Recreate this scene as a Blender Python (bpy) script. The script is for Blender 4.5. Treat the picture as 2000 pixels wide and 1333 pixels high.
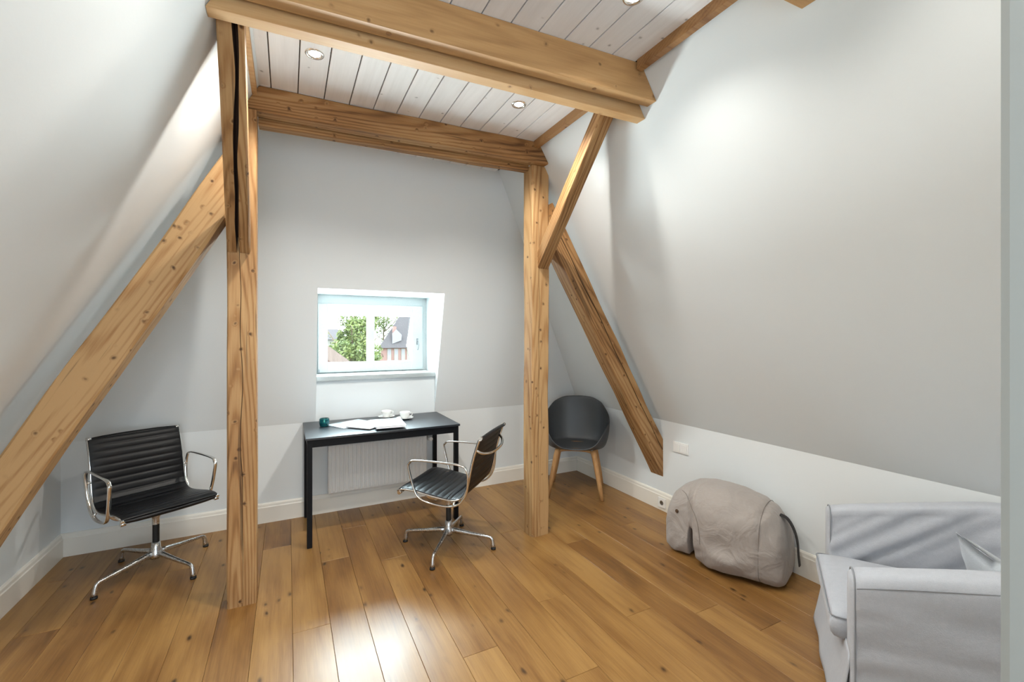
import bpy, bmesh, math, random
from math import sin, cos, pi, radians, sqrt, atan2
from mathutils import Vector, Matrix, noise, Euler

random.seed(7)
S = bpy.context.scene
for o in list(bpy.data.objects):
    bpy.data.objects.remove(o)
C = S.collection

# ------------------------------------------------------------------ camera
CAM_H = 1.45
cd = bpy.data.cameras.new('camera'); cam = bpy.data.objects.new('camera', cd); C.objects.link(cam)
cam.location = (0, 0, CAM_H); cam.rotation_euler = (radians(90), 0, radians(-26.954))
cd.sensor_width = 36; cd.lens = 36*860.5/2000; cd.shift_y = -12.3/2000; cd.clip_start = .02; cd.clip_end = 400
S.camera = cam
S.view_settings.view_transform = 'Standard'; S.view_settings.look = 'None'
S.view_settings.gamma = 1; S.view_settings.use_curve_mapping = False
S.view_settings.exposure = 0.27

# ------------------------------------------------------------------ sky and daylight
W = bpy.data.worlds.new('sky'); S.world = W; W.use_nodes = True
bg = W.node_tree.nodes['Background']
bg.inputs[0].default_value = (0.80, 0.92, 1.0, 1); bg.inputs[1].default_value = 12.0

def area(name, loc, rot, sx, sy, power, col):
    l = bpy.data.lights.new(name, 'AREA'); l.shape = 'RECTANGLE'; l.size = sx; l.size_y = sy
    l.energy = power; l.color = col
    o = bpy.data.objects.new(name, l); C.objects.link(o); o.location = loc; o.rotation_euler = rot
    return o
# unseen fill light before the solid rear wall, standing in for daylight from behind
area('rear_daylight_fill', (-.25, -1.17, 1.40), (radians(90), 0, 0), 1.8, 1.7, 44, (0.75, 0.88, 1.0))
# unseen panel added below the window, throwing light up to beams and ceiling
area('upward_fill_panel', (0.70, 5.3, 0.35), (radians(-122), 0, 0), 2.2, 1.3, 1300, (0.90, 0.97, 1.0))
# unseen panel added outside above the window, strengthening the sky's light indoors
area('sky_fill_panel', (0.70, 5.25, 2.75), (radians(-58), 0, 0), 2.2, 1.3, 900, (0.76, 0.92, 1.0))
SPOTS = [(0.115, 2.335, 54), (1.215, 2.30, 54), (0.115, 1.375, 32), (1.24, 1.36, 38), (0.115, 0.42, 22), (1.24, 0.42, 28)]

# ------------------------------------------------------------------ helpers
def add_obj(name, me, parent=None, mat=None, mats=None, smooth=False):
    if isinstance(me, bmesh.types.BMesh):
        m = bpy.data.meshes.new(name); me.to_mesh(m); me.free(); me = m
    o = bpy.data.objects.new(name, me); C.objects.link(o)
    if parent: o.parent = parent
    if mat: me.materials.append(mat)
    if mats:
        for k in mats: me.materials.append(k)
    if smooth:
        for p in me.polygons: p.use_smooth = True
    return o

def tag(o, label=None, cat=None, group=None, kind=None):
    if label: o['label'] = label
    if cat: o['category'] = cat
    if group: o['group'] = group
    if kind: o['kind'] = kind
    return o

def empty(name, loc=(0, 0, 0), rz=0, **k):
    o = bpy.data.objects.new(name, None); C.objects.link(o); o.location = loc; o.rotation_euler = (0, 0, rz)
    o.empty_display_size = .1
    return tag(o, **k)

def bm_box(bm, lo, hi, bev=0, M=None):
    x0, y0, z0 = lo; x1, y1, z1 = hi
    v = [bm.verts.new(p) for p in [(x0,y0,z0),(x1,y0,z0),(x1,y1,z0),(x0,y1,z0),(x0,y0,z1),(x1,y0,z1),(x1,y1,z1),(x0,y1,z1)]]
    fs = [bm.faces.new([v[i] for i in f]) for f in [(0,3,2,1),(4,5,6,7),(0,1,5,4),(1,2,6,5),(2,3,7,6),(3,0,4,7)]]
    if bev > 0:
        es = list({e for f in fs for e in f.edges})
        r = bmesh.ops.bevel(bm, geom=es, offset=bev, segments=2, profile=.6, affect='EDGES')
        v = list({q for f in r['faces'] for q in f.verts} | {q for q in v if q.is_valid})
    if M is not None:
        bmesh.ops.transform(bm, matrix=M, verts=[q for q in v if q.is_valid])
    return v

def box(name, lo, hi, mat, parent=None, bev=0):
    bm = bmesh.new(); bm_box(bm, lo, hi, bev)
    return add_obj(name, bm, parent, mat)

def bm_tube(bm, pts, rad, seg=10, closed=False, caps=True, flat=1.0, up=None):
    """sweep a circle (or ellipse: flat scales the second axis) along pts"""
    pts = [Vector(p) for p in pts]; n = len(pts)
    if not hasattr(rad, '__len__'): rad = [rad]*n
    tang = []
    for i in range(n):
        a = pts[(i-1) % n] if (closed or i > 0) else pts[i]
        b = pts[(i+1) % n] if (closed or i < n-1) else pts[i]
        tang.append((b-a).normalized())
    t0 = tang[0]
    ref = Vector(up) if up else (Vector((0,0,1)) if abs(t0.z) < .9 else Vector((1,0,0)))
    nrm = (ref - t0*ref.dot(t0)).normalized()
    rings = []
    for i in range(n):
        t = tang[i]
        if up:
            r_ = Vector(up); nn = r_ - t*r_.dot(t)
            nrm = nn.normalized() if nn.length > 1e-4 else nrm
        else:
            nrm = (nrm - t*nrm.dot(t)).normalized()
        bi = t.cross(nrm)
        rings.append([bm.verts.new(pts[i] + (nrm*cos(2*pi*k/seg) + bi*sin(2*pi*k/seg)*flat)*rad[i]) for k in range(seg)])
    m = n if closed else n-1
    for i in range(m):
        a, b = rings[i], rings[(i+1) % n]
        for k in range(seg):
            f = bm.faces.new([a[k], a[(k+1) % seg], b[(k+1) % seg], b[k]]); f.smooth = True
    if caps and not closed:
        bm.faces.new(rings[0][::-1]); bm.faces.new(rings[-1])

def tube(name, pts, rad, mat, parent=None, **k):
    bm = bmesh.new(); bm_tube(bm, pts, rad, **k)
    bmesh.ops.recalc_face_normals(bm, faces=bm.faces)
    return add_obj(name, bm, parent, mat)

def spline(pts, n=8, closed=False):
    pts = [Vector(p) for p in pts]; out = []; N = len(pts)
    for i in range(N if closed else N-1):
        g = lambda j: pts[j % N] if closed else pts[max(0, min(N-1, j))]
        p0, p1, p2, p3 = g(i-1), g(i), g(i+1), g(i+2)
        for k in range(n):
            t = k/n
            out.append(.5*((2*p1)+(-p0+p2)*t+(2*p0-5*p1+4*p2-p3)*t*t+(-p0+3*p1-3*p2+p3)*t**3))
    if not closed: out.append(pts[-1])
    return out

def bm_lathe(bm, prof, seg=24, cx=0, cy=0):
    rings = []
    for r, z in prof:
        if r < 1e-5: rings.append([bm.verts.new((cx, cy, z))])
        else: rings.append([bm.verts.new((cx+r*cos(2*pi*k/seg), cy+r*sin(2*pi*k/seg), z)) for k in range(seg)])
    for a, b in zip(rings, rings[1:]):
        for k in range(seg):
            k2 = (k+1) % seg
            if len(a) == 1 and len(b) == 1: continue
            if len(a) == 1: f = bm.faces.new([a[0], b[k], b[k2]][::-1])
            elif len(b) == 1: f = bm.faces.new([a[k], a[k2], b[0]])
            else: f = bm.faces.new([a[k], a[k2], b[k2], b[k]])
            f.smooth = True

def lathe(name, prof, mat, parent=None, seg=24, loc=(0,0,0)):
    bm = bmesh.new(); bm_lathe(bm, prof, seg); bmesh.ops.recalc_face_normals(bm, faces=bm.faces)
    o = add_obj(name, bm, parent, mat); o.location = loc
    return o

def sm(bm):
    for f in bm.faces: f.smooth = True

# ------------------------------------------------------------------ materials
def newmat(name):
    m = bpy.data.materials.new(name); m.use_nodes = True
    nt = m.node_tree; return m, nt, nt.nodes['Principled BSDF']

class NT:
    def __init__(s, nt): s.nt = nt
    def n(s, t, **kw):
        x = s.nt.nodes.new(t)
        for k, v in kw.items():
            if k in x.inputs: x.inputs[k].default_value = v
            else: setattr(x, k, v)
        return x
    def l(s, a, b): s.nt.links.new(a, b)
    def ramp(s, fac, stops):
        r = s.n('ShaderNodeValToRGB')
        e = r.color_ramp.elements
        e[0].position, e[0].color = stops[0][0], (*stops[0][1], 1)
        e[1].position, e[1].color = stops[-1][0], (*stops[-1][1], 1)
        for p, c in stops[1:-1]:
            q = e.new(p); q.color = (*c, 1)
        s.l(fac, r.inputs[0]); return r.outputs[0]
    def mix(s, fac, a, b, mode='MIX'):
        m = s.n('ShaderNodeMix', data_type='RGBA', blend_type=mode)
        for sock, v in ((m.inputs[0], fac), (m.inputs[6], a), (m.inputs[7], b)):
            if hasattr(v, 'links'): s.l(v, sock)
            elif isinstance(v, (int, float)): sock.default_value = v
            else: sock.default_value = (*v, 1)
        return m.outputs[2]
    def math(s, op, a, b=0.0):
        m = s.n('ShaderNodeMath', operation=op)
        for i, v in enumerate((a, b)):
            if hasattr(v, 'links'): s.l(v, m.inputs[i])
            else: m.inputs[i].default_value = v
        return m.outputs[0]

def simple(name, col, rough=.5, metal=0, bump=0, bscale=200, spec=.5, coat=0):
    m, nt, p = newmat(name)
    p.inputs['Base Color'].default_value = (*col, 1); p.inputs['Roughness'].default_value = rough
    p.inputs['Metallic'].default_value = metal; p.inputs['Specular IOR Level'].default_value = spec
    p.inputs['Coat Weight'].default_value = coat
    k = NT(nt)
    tc = k.n('ShaderNodeTexCoord'); nz = k.n('ShaderNodeTexNoise', Scale=bscale, Detail=3.0)
    k.l(tc.outputs['Object'], nz.inputs['Vector'])
    if bump:
        b = k.n('ShaderNodeBump', Strength=bump, Distance=.002); k.l(nz.outputs[0], b.inputs['Height']); k.l(b.outputs[0], p.inputs['Normal'])
    r = k.n('ShaderNodeMapRange'); r.inputs[3].default_value = max(0, rough-.04); r.inputs[4].default_value = min(1, rough+.04)
    k.l(nz.outputs[0], r.inputs[0]); k.l(r.outputs[0], p.inputs['Roughness'])
    return m

def wood(name, dark, mid, light, rough=.6, along=0, knots=.5, ring=14, contrast=1.0, var=.12, knot_scale=(4.2, 4.2, 4.2), bump=.25, spec=.35, checks=0.0, rk=.10):
    """timber whose fibres run along one local axis of its object"""
    m, nt, p = newmat(name); k = NT(nt)
    tc = k.n('ShaderNodeTexCoord'); oi = k.n('ShaderNodeObjectInfo')
    off = k.n('ShaderNodeCombineXYZ')
    for i, f in enumerate((37.0, 53.0, 71.0)): k.l(k.math('MULTIPLY', oi.outputs['Random'], f), off.inputs[i])
    add = k.n('ShaderNodeVectorMath', operation='ADD'); k.l(tc.outputs['Object'], add.inputs[0]); k.l(off.outputs[0], add.inputs[1])
    def mp(sl, sc):
        q = k.n('ShaderNodeMapping'); v = [sc, sc, sc]; v[along] = sl; q.inputs['Scale'].default_value = v
        k.l(add.outputs[0], q.inputs['Vector']); return q.outputs[0]
    # knots
    vo = k.n('ShaderNodeTexVoronoi', Randomness=1.0); ks = list(knot_scale)
    if along == 1: ks = [ks[1], ks[0], ks[2]]
    if along == 2: ks = [ks[1], ks[2], ks[0]]
    q = k.n('ShaderNodeMapping'); q.inputs['Scale'].default_value = ks; k.l(add.outputs[0], q.inputs['Vector'])
    wn = k.n('ShaderNodeTexNoise', Scale=3.0, Detail=2.0); k.l(q.outputs[0], wn.inputs['Vector'])
    k.l(k.mix(.12, q.outputs[0], wn.outputs['Color'], 'ADD'), vo.inputs['Vector'])
    sep = k.n('ShaderNodeSeparateColor'); k.l(vo.outputs['Color'], sep.inputs[0])
    gate = k.math('LESS_THAN', sep.outputs[0], knots)
    kd = vo.outputs['Distance']
    knot = k.n('ShaderNodeMapRange'); knot.inputs[1].default_value = .06; knot.inputs[2].default_value = .21; knot.inputs[3].default_value = 1; knot.inputs[4].default_value = 0
    k.l(kd, knot.inputs[0]); kn = k.math('MULTIPLY', knot.outputs[0], gate)
    halo = k.n('ShaderNodeMapRange'); halo.inputs[1].default_value = .08; halo.inputs[2].default_value = .35; halo.inputs[3].default_value = 1; halo.inputs[4].default_value = 0
    k.l(kd, halo.inputs[0]); ha = k.math('MULTIPLY', halo.outputs[0], gate)
    # growth rings
    nz = k.n('ShaderNodeTexNoise', Scale=1.0, Detail=3.0, Roughness=.5); k.l(mp(.8, 5.0), nz.inputs['Vector'])
    base = mp(.35, 1.0)
    vm = k.n('ShaderNodeVectorMath', operation='LENGTH')
    msk = k.n('ShaderNodeVectorMath', operation='MULTIPLY'); mv = [1, 1, 1]; mv[along] = 0.06; msk.inputs[1].default_value = mv
    k.l(tc.outputs['Object'], msk.inputs[0])
    sh = k.n('ShaderNodeVectorMath', operation='ADD'); k.l(msk.outputs[0], sh.inputs[0])
    cs = k.n('ShaderNodeCombineXYZ')
    for i in range(3):
        if i != along: k.l(k.math('MULTIPLY', k.math('SUBTRACT', oi.outputs['Random'], .3+.2*i), .12), cs.inputs[i])
    k.l(cs.outputs[0], sh.inputs[1]); k.l(sh.outputs[0], vm.inputs[0])
    rad = k.math('ADD', k.math('MULTIPLY', vm.outputs['Value'], ring*9.0), k.math('MULTIPLY', nz.outputs[0], 7.0))
    rad = k.math('ADD', rad, k.math('MULTIPLY', ha, 1.6))
    rg = k.math('ADD', k.math('MULTIPLY', k.math('SINE', k.math('MULTIPLY', rad, 3.0)), .5), .5)
    rg = k.math('POWER', rg, 2.2)
    fib = k.n('ShaderNodeTexNoise', Scale=1.0, Detail=4.0, Roughness=.65); k.l(mp(5.0, 130.0), fib.inputs['Vector'])
    pat = k.n('ShaderNodeTexNoise', Scale=1.0, Detail=3.0); k.l(mp(1.6, 9.0), pat.inputs['Vector'])
    f = k.math('ADD', k.math('MULTIPLY', pat.outputs[0], .75*contrast), k.math('MULTIPLY', fib.outputs[0], .42*contrast))
    f = k.math('SUBTRACT', f, k.math('MULTIPLY', rg, rk*contrast))
    f = k.math('ADD', f, k.math('MULTIPLY', k.math('SUBTRACT', oi.outputs['Random'], .5), var*2))
    col = k.ramp(f, [(.12, dark), (.42, mid), (.72, light)])
    col = k.mix(k.math('MULTIPLY', ha, .35), col, dark)
    col = k.mix(k.math('MULTIPLY', kn, .9), col, tuple(c*.45 for c in dark))
    if checks:
        ck = k.n('ShaderNodeTexNoise', Scale=1.0, Detail=2.0); k.l(mp(1.4, 34.0), ck.inputs['Vector'])
        cm = k.n('ShaderNodeMapRange'); cm.inputs[1].default_value = .645; cm.inputs[2].default_value = .70; k.l(ck.outputs[0], cm.inputs[0])
        col = k.mix(k.math('MULTIPLY', cm.outputs[0], checks), col, tuple(c*.25 for c in dark))
    k.l(col, p.inputs['Base Color'])
    rr = k.n('ShaderNodeMapRange'); rr.inputs[3].default_value = rough-.06; rr.inputs[4].default_value = rough+.08
    k.l(pat.outputs[0], rr.inputs[0]); k.l(rr.outputs[0], p.inputs['Roughness'])
    p.inputs['Specular IOR Level'].default_value = spec
    if bump:
        b = k.n('ShaderNodeBump', Strength=bump, Distance=.003)
        h = k.math('SUBTRACT', k.math('ADD', fib.outputs[0], k.math('MULTIPLY', rg, .25)), k.math('MULTIPLY', kn, .6))
        k.l(h, b.inputs['Height']); k.l(b.outputs[0], p.inputs['Normal'])
    return m

def fabric(name, col, col2, scale=260, rough=.9, bump=.5, wrinkle=0.0, wscale=6):
    m, nt, p = newmat(name); k = NT(nt)
    tc = k.n('ShaderNodeTexCoord')
    nz = k.n('ShaderNodeTexNoise', Scale=float(scale), Detail=3.0); k.l(tc.outputs['Object'], nz.inputs['Vector'])
    n1 = k.n('ShaderNodeTexNoise', Scale=60.0, Detail=3.0); k.l(tc.outputs['Object'], n1.inputs['Vector'])
    fac = k.math('ADD', k.math('MULTIPLY', nz.outputs[0], .6), k.math('MULTIPLY', n1.outputs[0], .4))
    k.l(k.mix(fac, col, col2), p.inputs['Base Color'])
    p.inputs['Roughness'].default_value = rough; p.inputs['Specular IOR Level'].default_value = .15
    p.inputs['Sheen Weight'].default_value = .2
    b = k.n('ShaderNodeBump', Strength=bump, Distance=.001); k.l(nz.outputs[0], b.inputs['Height'])
    if wrinkle:
        n2 = k.n('ShaderNodeTexNoise', Scale=float(wscale), Detail=3.0, Distortion=1.5); k.l(tc.outputs['Object'], n2.inputs['Vector'])
        b2 = k.n('ShaderNodeBump', Strength=wrinkle, Distance=.02); k.l(n2.outputs[0], b2.inputs['Height'])
        k.l(b2.outputs[0], b.inputs['Normal'])
    k.l(b.outputs[0], p.inputs['Normal'])
    return m

M_wall = simple('white_plaster', (.72, .755, .765), .85, bump=.10, bscale=90, spec=.2)
M_trimw = simple('cream_white_lacquer', (.80, .77, .70), .35)
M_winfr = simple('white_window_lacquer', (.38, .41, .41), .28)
M_old = wood('old_pine', (.105, .045, .014), (.30, .152, .055), (.44, .268, .120), rough=.62, knots=.30, contrast=1.1, checks=.6, bump=.4, rk=.21)
M_fresh = wood('fresh_spruce', (.34, .18, .07), (.52, .305, .13), (.64, .43, .23), rough=.55, knots=.12, rk=.14, contrast=.75, ring=9, bump=.15)
M_strip = wood('stained_strip', (.08, .035, .012), (.22, .10, .035), (.36, .19, .075), rough=.4, knots=.1, contrast=1.2)
M_crack = simple('weathered_crack_brown', (.05, .022, .01), .9)  # dark brown of the weathered wood inside the cracks
M_oak = wood('oak_floor', (.070, .029, .008), (.215, .101, .027), (.345, .187, .057), rough=.35, along=1, knots=.16, ring=6, contrast=.95, var=.13, knot_scale=(1.8, 3.4, 3.4), bump=.05, spec=.5, rk=.07)
M_ceil = wood('white_painted_board', (.70, .69, .69), (.82, .82, .825), (.87, .87, .88), rough=.55, along=1, knots=.12, contrast=.55, var=.05, bump=.12, ring=6)
M_under = simple('dark_gap', (.06, .04, .03), .9)
M_black = simple('black_leather', (.006, .0065, .008), .36, bump=.2, bscale=350, spec=.35)
M_blackmt = simple('black_powder_metal', (.004, .0045, .006), .5, spec=.2)
M_desk = simple('black_desk_top', (.012, .016, .022), .33, spec=.9)
M_chrome = simple('polished_aluminium', (.78, .77, .75), .12, metal=1)
M_alu = simple('satin_aluminium', (.62, .62, .62), .28, metal=1)
M_rubber = simple('black_rubber', (.01, .01, .01), .6)
M_grey = simple('grey_plastic', (.048, .052, .056), .42)
M_oakleg = wood('oak_leg', (.28, .14, .05), (.46, .25, .10), (.58, .35, .16), rough=.45, along=2, knots=0.0, contrast=.8)
M_rad = simple('radiator_white', (.76, .76, .74), .35)
M_plast = simple('white_switch_plastic', (.80, .80, .78), .35)
M_porc = simple('white_porcelain', (.82, .82, .80), .12, coat=.5)
M_paper = simple('magazine_paper', (.78, .80, .82), .35)
M_taupe = fabric('taupe_fabric', (.30, .268, .245), (.39, .352, .325), scale=420, wrinkle=.7, wscale=7, rough=.75)
M_taupe2 = simple('taupe_seam_thread', (.20, .17, .15), .8)
M_lgrey = fabric('light_grey_weave', (.36, .385, .43), (.50, .52, .56), scale=300, wrinkle=.15, wscale=5)
M_pipe = simple('grey_piping', (.26, .275, .30), .8)
M_pillow = fabric('pale_blue_weave', (.42, .46, .50), (.56, .60, .64), scale=260, wrinkle=.2)
M_eye = simple('brown_button', (.07, .035, .015), .35)
M_strap = simple('black_webbing', (.015, .012, .012), .7)
M_steel = simple('dark_steel', (.25, .26, .27), .35, metal=1)

def emit(name, col, st):
    m, nt, p = newmat(name); p.inputs['Base Color'].default_value = (*col, 1)
    p.inputs['Emission Color'].default_value = (*col, 1); p.inputs['Emission Strength'].default_value = st
    return m
M_lamp = emit('lit_lamp_glass', (1, .93, .80), 9)
M_flame = emit('lit_flame', (1, .85, .45), 6)

m, nt, p = newmat('clear_glass'); M_glass = m; k = NT(nt)
tr = k.n('ShaderNodeBsdfTransparent', Color=(.97, .99, .98, 1)); gl = k.n('ShaderNodeBsdfGlossy', Roughness=0.0); fr = k.n('ShaderNodeLayerWeight', Blend=.5); mx_ = k.n('ShaderNodeMixShader')
k.l(k.math('ADD', k.math('MULTIPLY', k.math('POWER', fr.outputs[1], 5.0), .6), .03), mx_.inputs[0]); k.l(tr.outputs[0], mx_.inputs[1]); k.l(gl.outputs[0], mx_.inputs[2]); k.l(mx_.outputs[0], nt.nodes['Material Output'].inputs[0])
m, nt, p = newmat('teal_glass'); M_teal = m
p.inputs['Base Color'].default_value = (.01, .16, .19, 1); p.inputs['Transmission Weight'].default_value = .55
p.inputs['Roughness'].default_value = .06; p.inputs['IOR'].default_value = 1.45

# ------------------------------------------------------------------ room shell
XL, XR, YB, ZK, ZC = -1.322, 2.765, 3.898, .744, 2.81
AL, AR, AB = .572, .575, .273
YF = .243                                   # room-side face of the front wall
def sxR(z): return XR - AR*max(0, z-ZK)
def sxL(z): return XL + AL*max(0, z-ZK)
def syB(z): return YB - AB*max(0, z-ZK)
NX0, NX1, NZ0, NZ1, NY = .20, 1.19, 1.075, 1.80, 4.235

def poly_obj(name, verts, faces, mat, kind='structure'):
    me = bpy.data.meshes.new(name); me.from_pydata([tuple(v) for v in verts], [], faces); me.update()
    o = add_obj(name, me, None, mat); tag(o, kind=kind); return o
ZT = 2.95
def side_wall(name, sx, sgn):
    th = .12*sgn
    vs = []
    for y in (-2.4, YB+.0):
        vs += [(sx(0), y, -.02), (sx(ZK), y, ZK), (sx(ZT), y, ZT), (sx(ZT)+th, y, ZT), (sx(ZK)+th, y, ZK), (sx(0)+th, y, -.02)]
    fs = []
    for i in range(6):
        j = (i+1) % 6; fs.append((i, j, j+6, i+6))
    fs += [tuple(range(5, -1, -1)), tuple(range(6, 12))]
    me = bpy.data.meshes.new(name); me.from_pydata(vs, [], fs)
    bm = bmesh.new(); bm.from_mesh(me)
    # trim the far end to the sloped back wall
    bmesh.ops.recalc_face_normals(bm, faces=bm.faces)
    o = add_obj(name, bm, None, M_wall); tag(o, kind='structure')
    return o
side_wall('wall_right', sxR, 1); side_wall('wall_left', sxL, -1)

# back wall: knee wall, slope, window niche
vs = []; fs = []
def V(*p): vs.append(p); return len(vs)-1
def Q(*pts): fs.append(tuple(V(*p) for p in pts))
x0, x1 = XL-.15, XR+.15
def P(x, z): return (x, syB(z), z)
for a, b in ((x0, NX0), (NX1, x1)):
    Q((a, YB, -.02), (b, YB, -.02), (b, YB, ZK), (a, YB, ZK))
    Q(P(a, ZK), P(b, ZK), P(b, ZT), P(a, ZT))
Q((NX0, YB, -.02), (NX1, YB, -.02), (NX1, YB, NZ0), (NX0, YB, NZ0))        # wall under the sill
Q(P(NX0, NZ1), P(NX1, NZ1), P(NX1, ZT), P(NX0, ZT))
Q((NX0, YB, NZ0), (NX1, YB, NZ0), (NX1, NY, NZ0), (NX0, NY, NZ0))          # niche floor
Q(P(NX0, NZ1), (NX0, NY, NZ1), (NX1, NY, NZ1), P(NX1, NZ1))                # niche head
for x in (NX0, NX1):
    fs.append(tuple(V(*p) for p in [(x, YB, ZK), P(x, NZ1), (x, NY, NZ1), (x, NY, NZ0), (x, YB, NZ0)]))
# outer shell of the back wall, with the same opening
yo = NY+.03
for a, b, c, d in ((x0, NX0, -.02, ZT), (NX1, x1, -.02, ZT), (NX0, NX1, -.02, NZ0), (NX0, NX1, NZ1, ZT)):
    Q((a, yo, c), (b, yo, c), (b, yo, d), (a, yo, d))
me = bpy.data.meshes.new('wall_back'); me.from_pydata(vs, [], fs); bm = bmesh.new(); bm.from_mesh(me)
bmesh.ops.remove_doubles(bm, verts=bm.verts, dist=1e-5); bmesh.ops.recalc_face_normals(bm, faces=bm.faces)
wb = add_obj('wall_back', bm, None, M_wall); tag(wb, kind='structure')

# front wall with the opening the photograph is taken through, and the passage behind it
PX0, PX1 = -1.22, .905
bm = bmesh.new()
bm_box(bm, (XL-.02, YF-.10, 0), (PX0, YF, 1.05)); bm_box(bm, (PX1+.08, YF-.10, 0), (XR+.02, YF, ZC), 0)
bm_box(bm, (PX0, YF-.10, 2.35), (PX1+.08, YF, ZC))
add_obj('wall_front', bm, None, M_wall)['kind'] = 'structure'
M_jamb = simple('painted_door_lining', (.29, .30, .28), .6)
bm = bmesh.new(); bm_box(bm, (PX1, -1.2, 0), (PX1+.09, YF+.004, 2.45), .012)
add_obj('wall_passage_right', bm, None, M_jamb)['kind'] = 'structure'
box('wall_passage_left', (PX0-.09, -1.2, 0), (PX0, YF-.10, 2.45), M_wall)['kind'] = 'structure'
bm = bmesh.new()     # solid rear wall behind the added fill light
for lo, hi in (((PX0-.09, -1.30, 0), (PX1+.09, -1.20, 2.45)),):
    bm_box(bm, lo, hi)
add_obj('wall_rear', bm, None, M_wall)['kind'] = 'structure'
box('ceiling_passage', (PX0-.09, -1.3, 2.42), (PX1+.09, YF-.1, 2.50), M_wall)['kind'] = 'structure'

# floor: individual oak boards
fl = box('floor', (XL-.02, -2.4, -.06), (XR+.02, YB+.01, -.018), M_under); tag(fl, kind='structure')
PWID = .17; SX0 = .020
JO = {0: 2.384, 4: 1.86, 6: 1.545, 7: 2.06, 3: .75, 1: 3.05, 2: 1.35, 5: 3.2, 8: 2.9, 9: 1.75, 10: 2.55, -1: 1.25, -2: 2.85, -3: 1.9, -4: 3.35, -5: 2.4}
cache = {}
def plank_mesh(w, l, t, mat, ch=.0012):
    key = (round(w, 3), round(l, 3), t, mat.name)
    if key not in cache:
        bm = bmesh.new()
        h, k = w/2-.0005, l/2-.0006
        v0 = [bm.verts.new((sx*h, sy*k, -t)) for sx, sy in ((-1,-1),(1,-1),(1,1),(-1,1))]
        v1 = [bm.verts.new((sx*h, sy*k, -ch)) for sx, sy in ((-1,-1),(1,-1),(1,1),(-1,1))]
        v2 = [bm.verts.new((sx*(h-ch), sy*(k-ch), 0)) for sx, sy in ((-1,-1),(1,-1),(1,1),(-1,1))]
        bm.faces.new(v0[::-1]); bm.faces.new(v2)
        for a, b in ((v0, v1), (v1, v2)):
            for i in range(4): j = (i+1) % 4; bm.faces.new([a[i], a[j], b[j], b[i]])
        m = bpy.data.meshes.new('plank'); bm.to_mesh(m); bm.free(); m.materials.append(mat); cache[key] = m
    return cache[key]
for k in range(-8, 17):
    a = max(XL+.001, SX0+PWID*k); b = min(XR-.001, SX0+PWID*(k+1))
    if b-a < .01: continue
    j0 = JO.get(k, random.uniform(.3, 3.6)); L = 2.15
    ys = sorted({-2.35, YB-.002} | {j0+L*i for i in range(-4, 4) if -2.2 < j0+L*i < YB-.1})
    for c, d in zip(ys, ys[1:]):
        o = bpy.data.objects.new('plank', plank_mesh(b-a, d-c, .018, M_oak)); C.objects.link(o)
        o.parent = fl; o.location = ((a+b)/2, (c+d)/2, 0)

# ceiling: white boards with open joints
ce = box('ceiling', (sxL(ZC)-.1, -2.4, ZC+.014), (sxR(ZC)+.12, YB, ZC+.06), M_under); tag(ce, kind='structure')
seams = [-.143, -.083, .050, .186, .323, .459, .595, .732, .868, 1.003, 1.137, 1.270, 1.403, 1.545]
BAYS = [(1.90, 2.66), (1.00, 1.72), (YF, .88), (2.72, 3.34)]
for a, b in zip(seams, seams[1:]):
    for c, d in ((-2.3, .9), (.9, 1.80), (1.80, 2.75), (2.75, 3.335)):
        o = bpy.data.objects.new('plank', plank_mesh(b-a-.004, d-c, .013, M_ceil, .002)); C.objects.link(o)
        o.parent = ce; o.location = ((a+b)/2, (c+d)/2, ZC); o.rotation_euler = (0, pi, 0)

# skirting boards
def skirting(name, p, q, inward):
    p, q, n = Vector(p), Vector(q), Vector(inward)
    prof = [(0, 0), (.018, 0), (.018, .118), (.014, .124), (.012, .140), (.006, .149), (0, .150)]
    vs = [pt + n*d + Vector((0, 0, h)) for pt in (p, q) for d, h in prof]; m = len(prof)
    fs = [(i, (i+1) % m, (i+1) % m+m, i+m) for i in range(m)] + [tuple(range(m)), tuple(range(2*m-1, m-1, -1))]
    me = bpy.data.meshes.new(name); me.from_pydata([tuple(v) for v in vs], [], fs)
    bm = bmesh.new(); bm.from_mesh(me); bmesh.ops.recalc_face_normals(bm, faces=bm.faces)
    add_obj(name, bm, None, M_trimw)['kind'] = 'structure'
skirting('baseboard_back', (XL, YB, 0), (XR, YB, 0), (0, -1, 0))
skirting('baseboard_left', (XL, YF, 0), (XL, YB-.018, 0), (1, 0, 0))
skirting('baseboard_right', (XR, YF, 0), (XR, YB-.018, 0), (-1, 0, 0))

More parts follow.
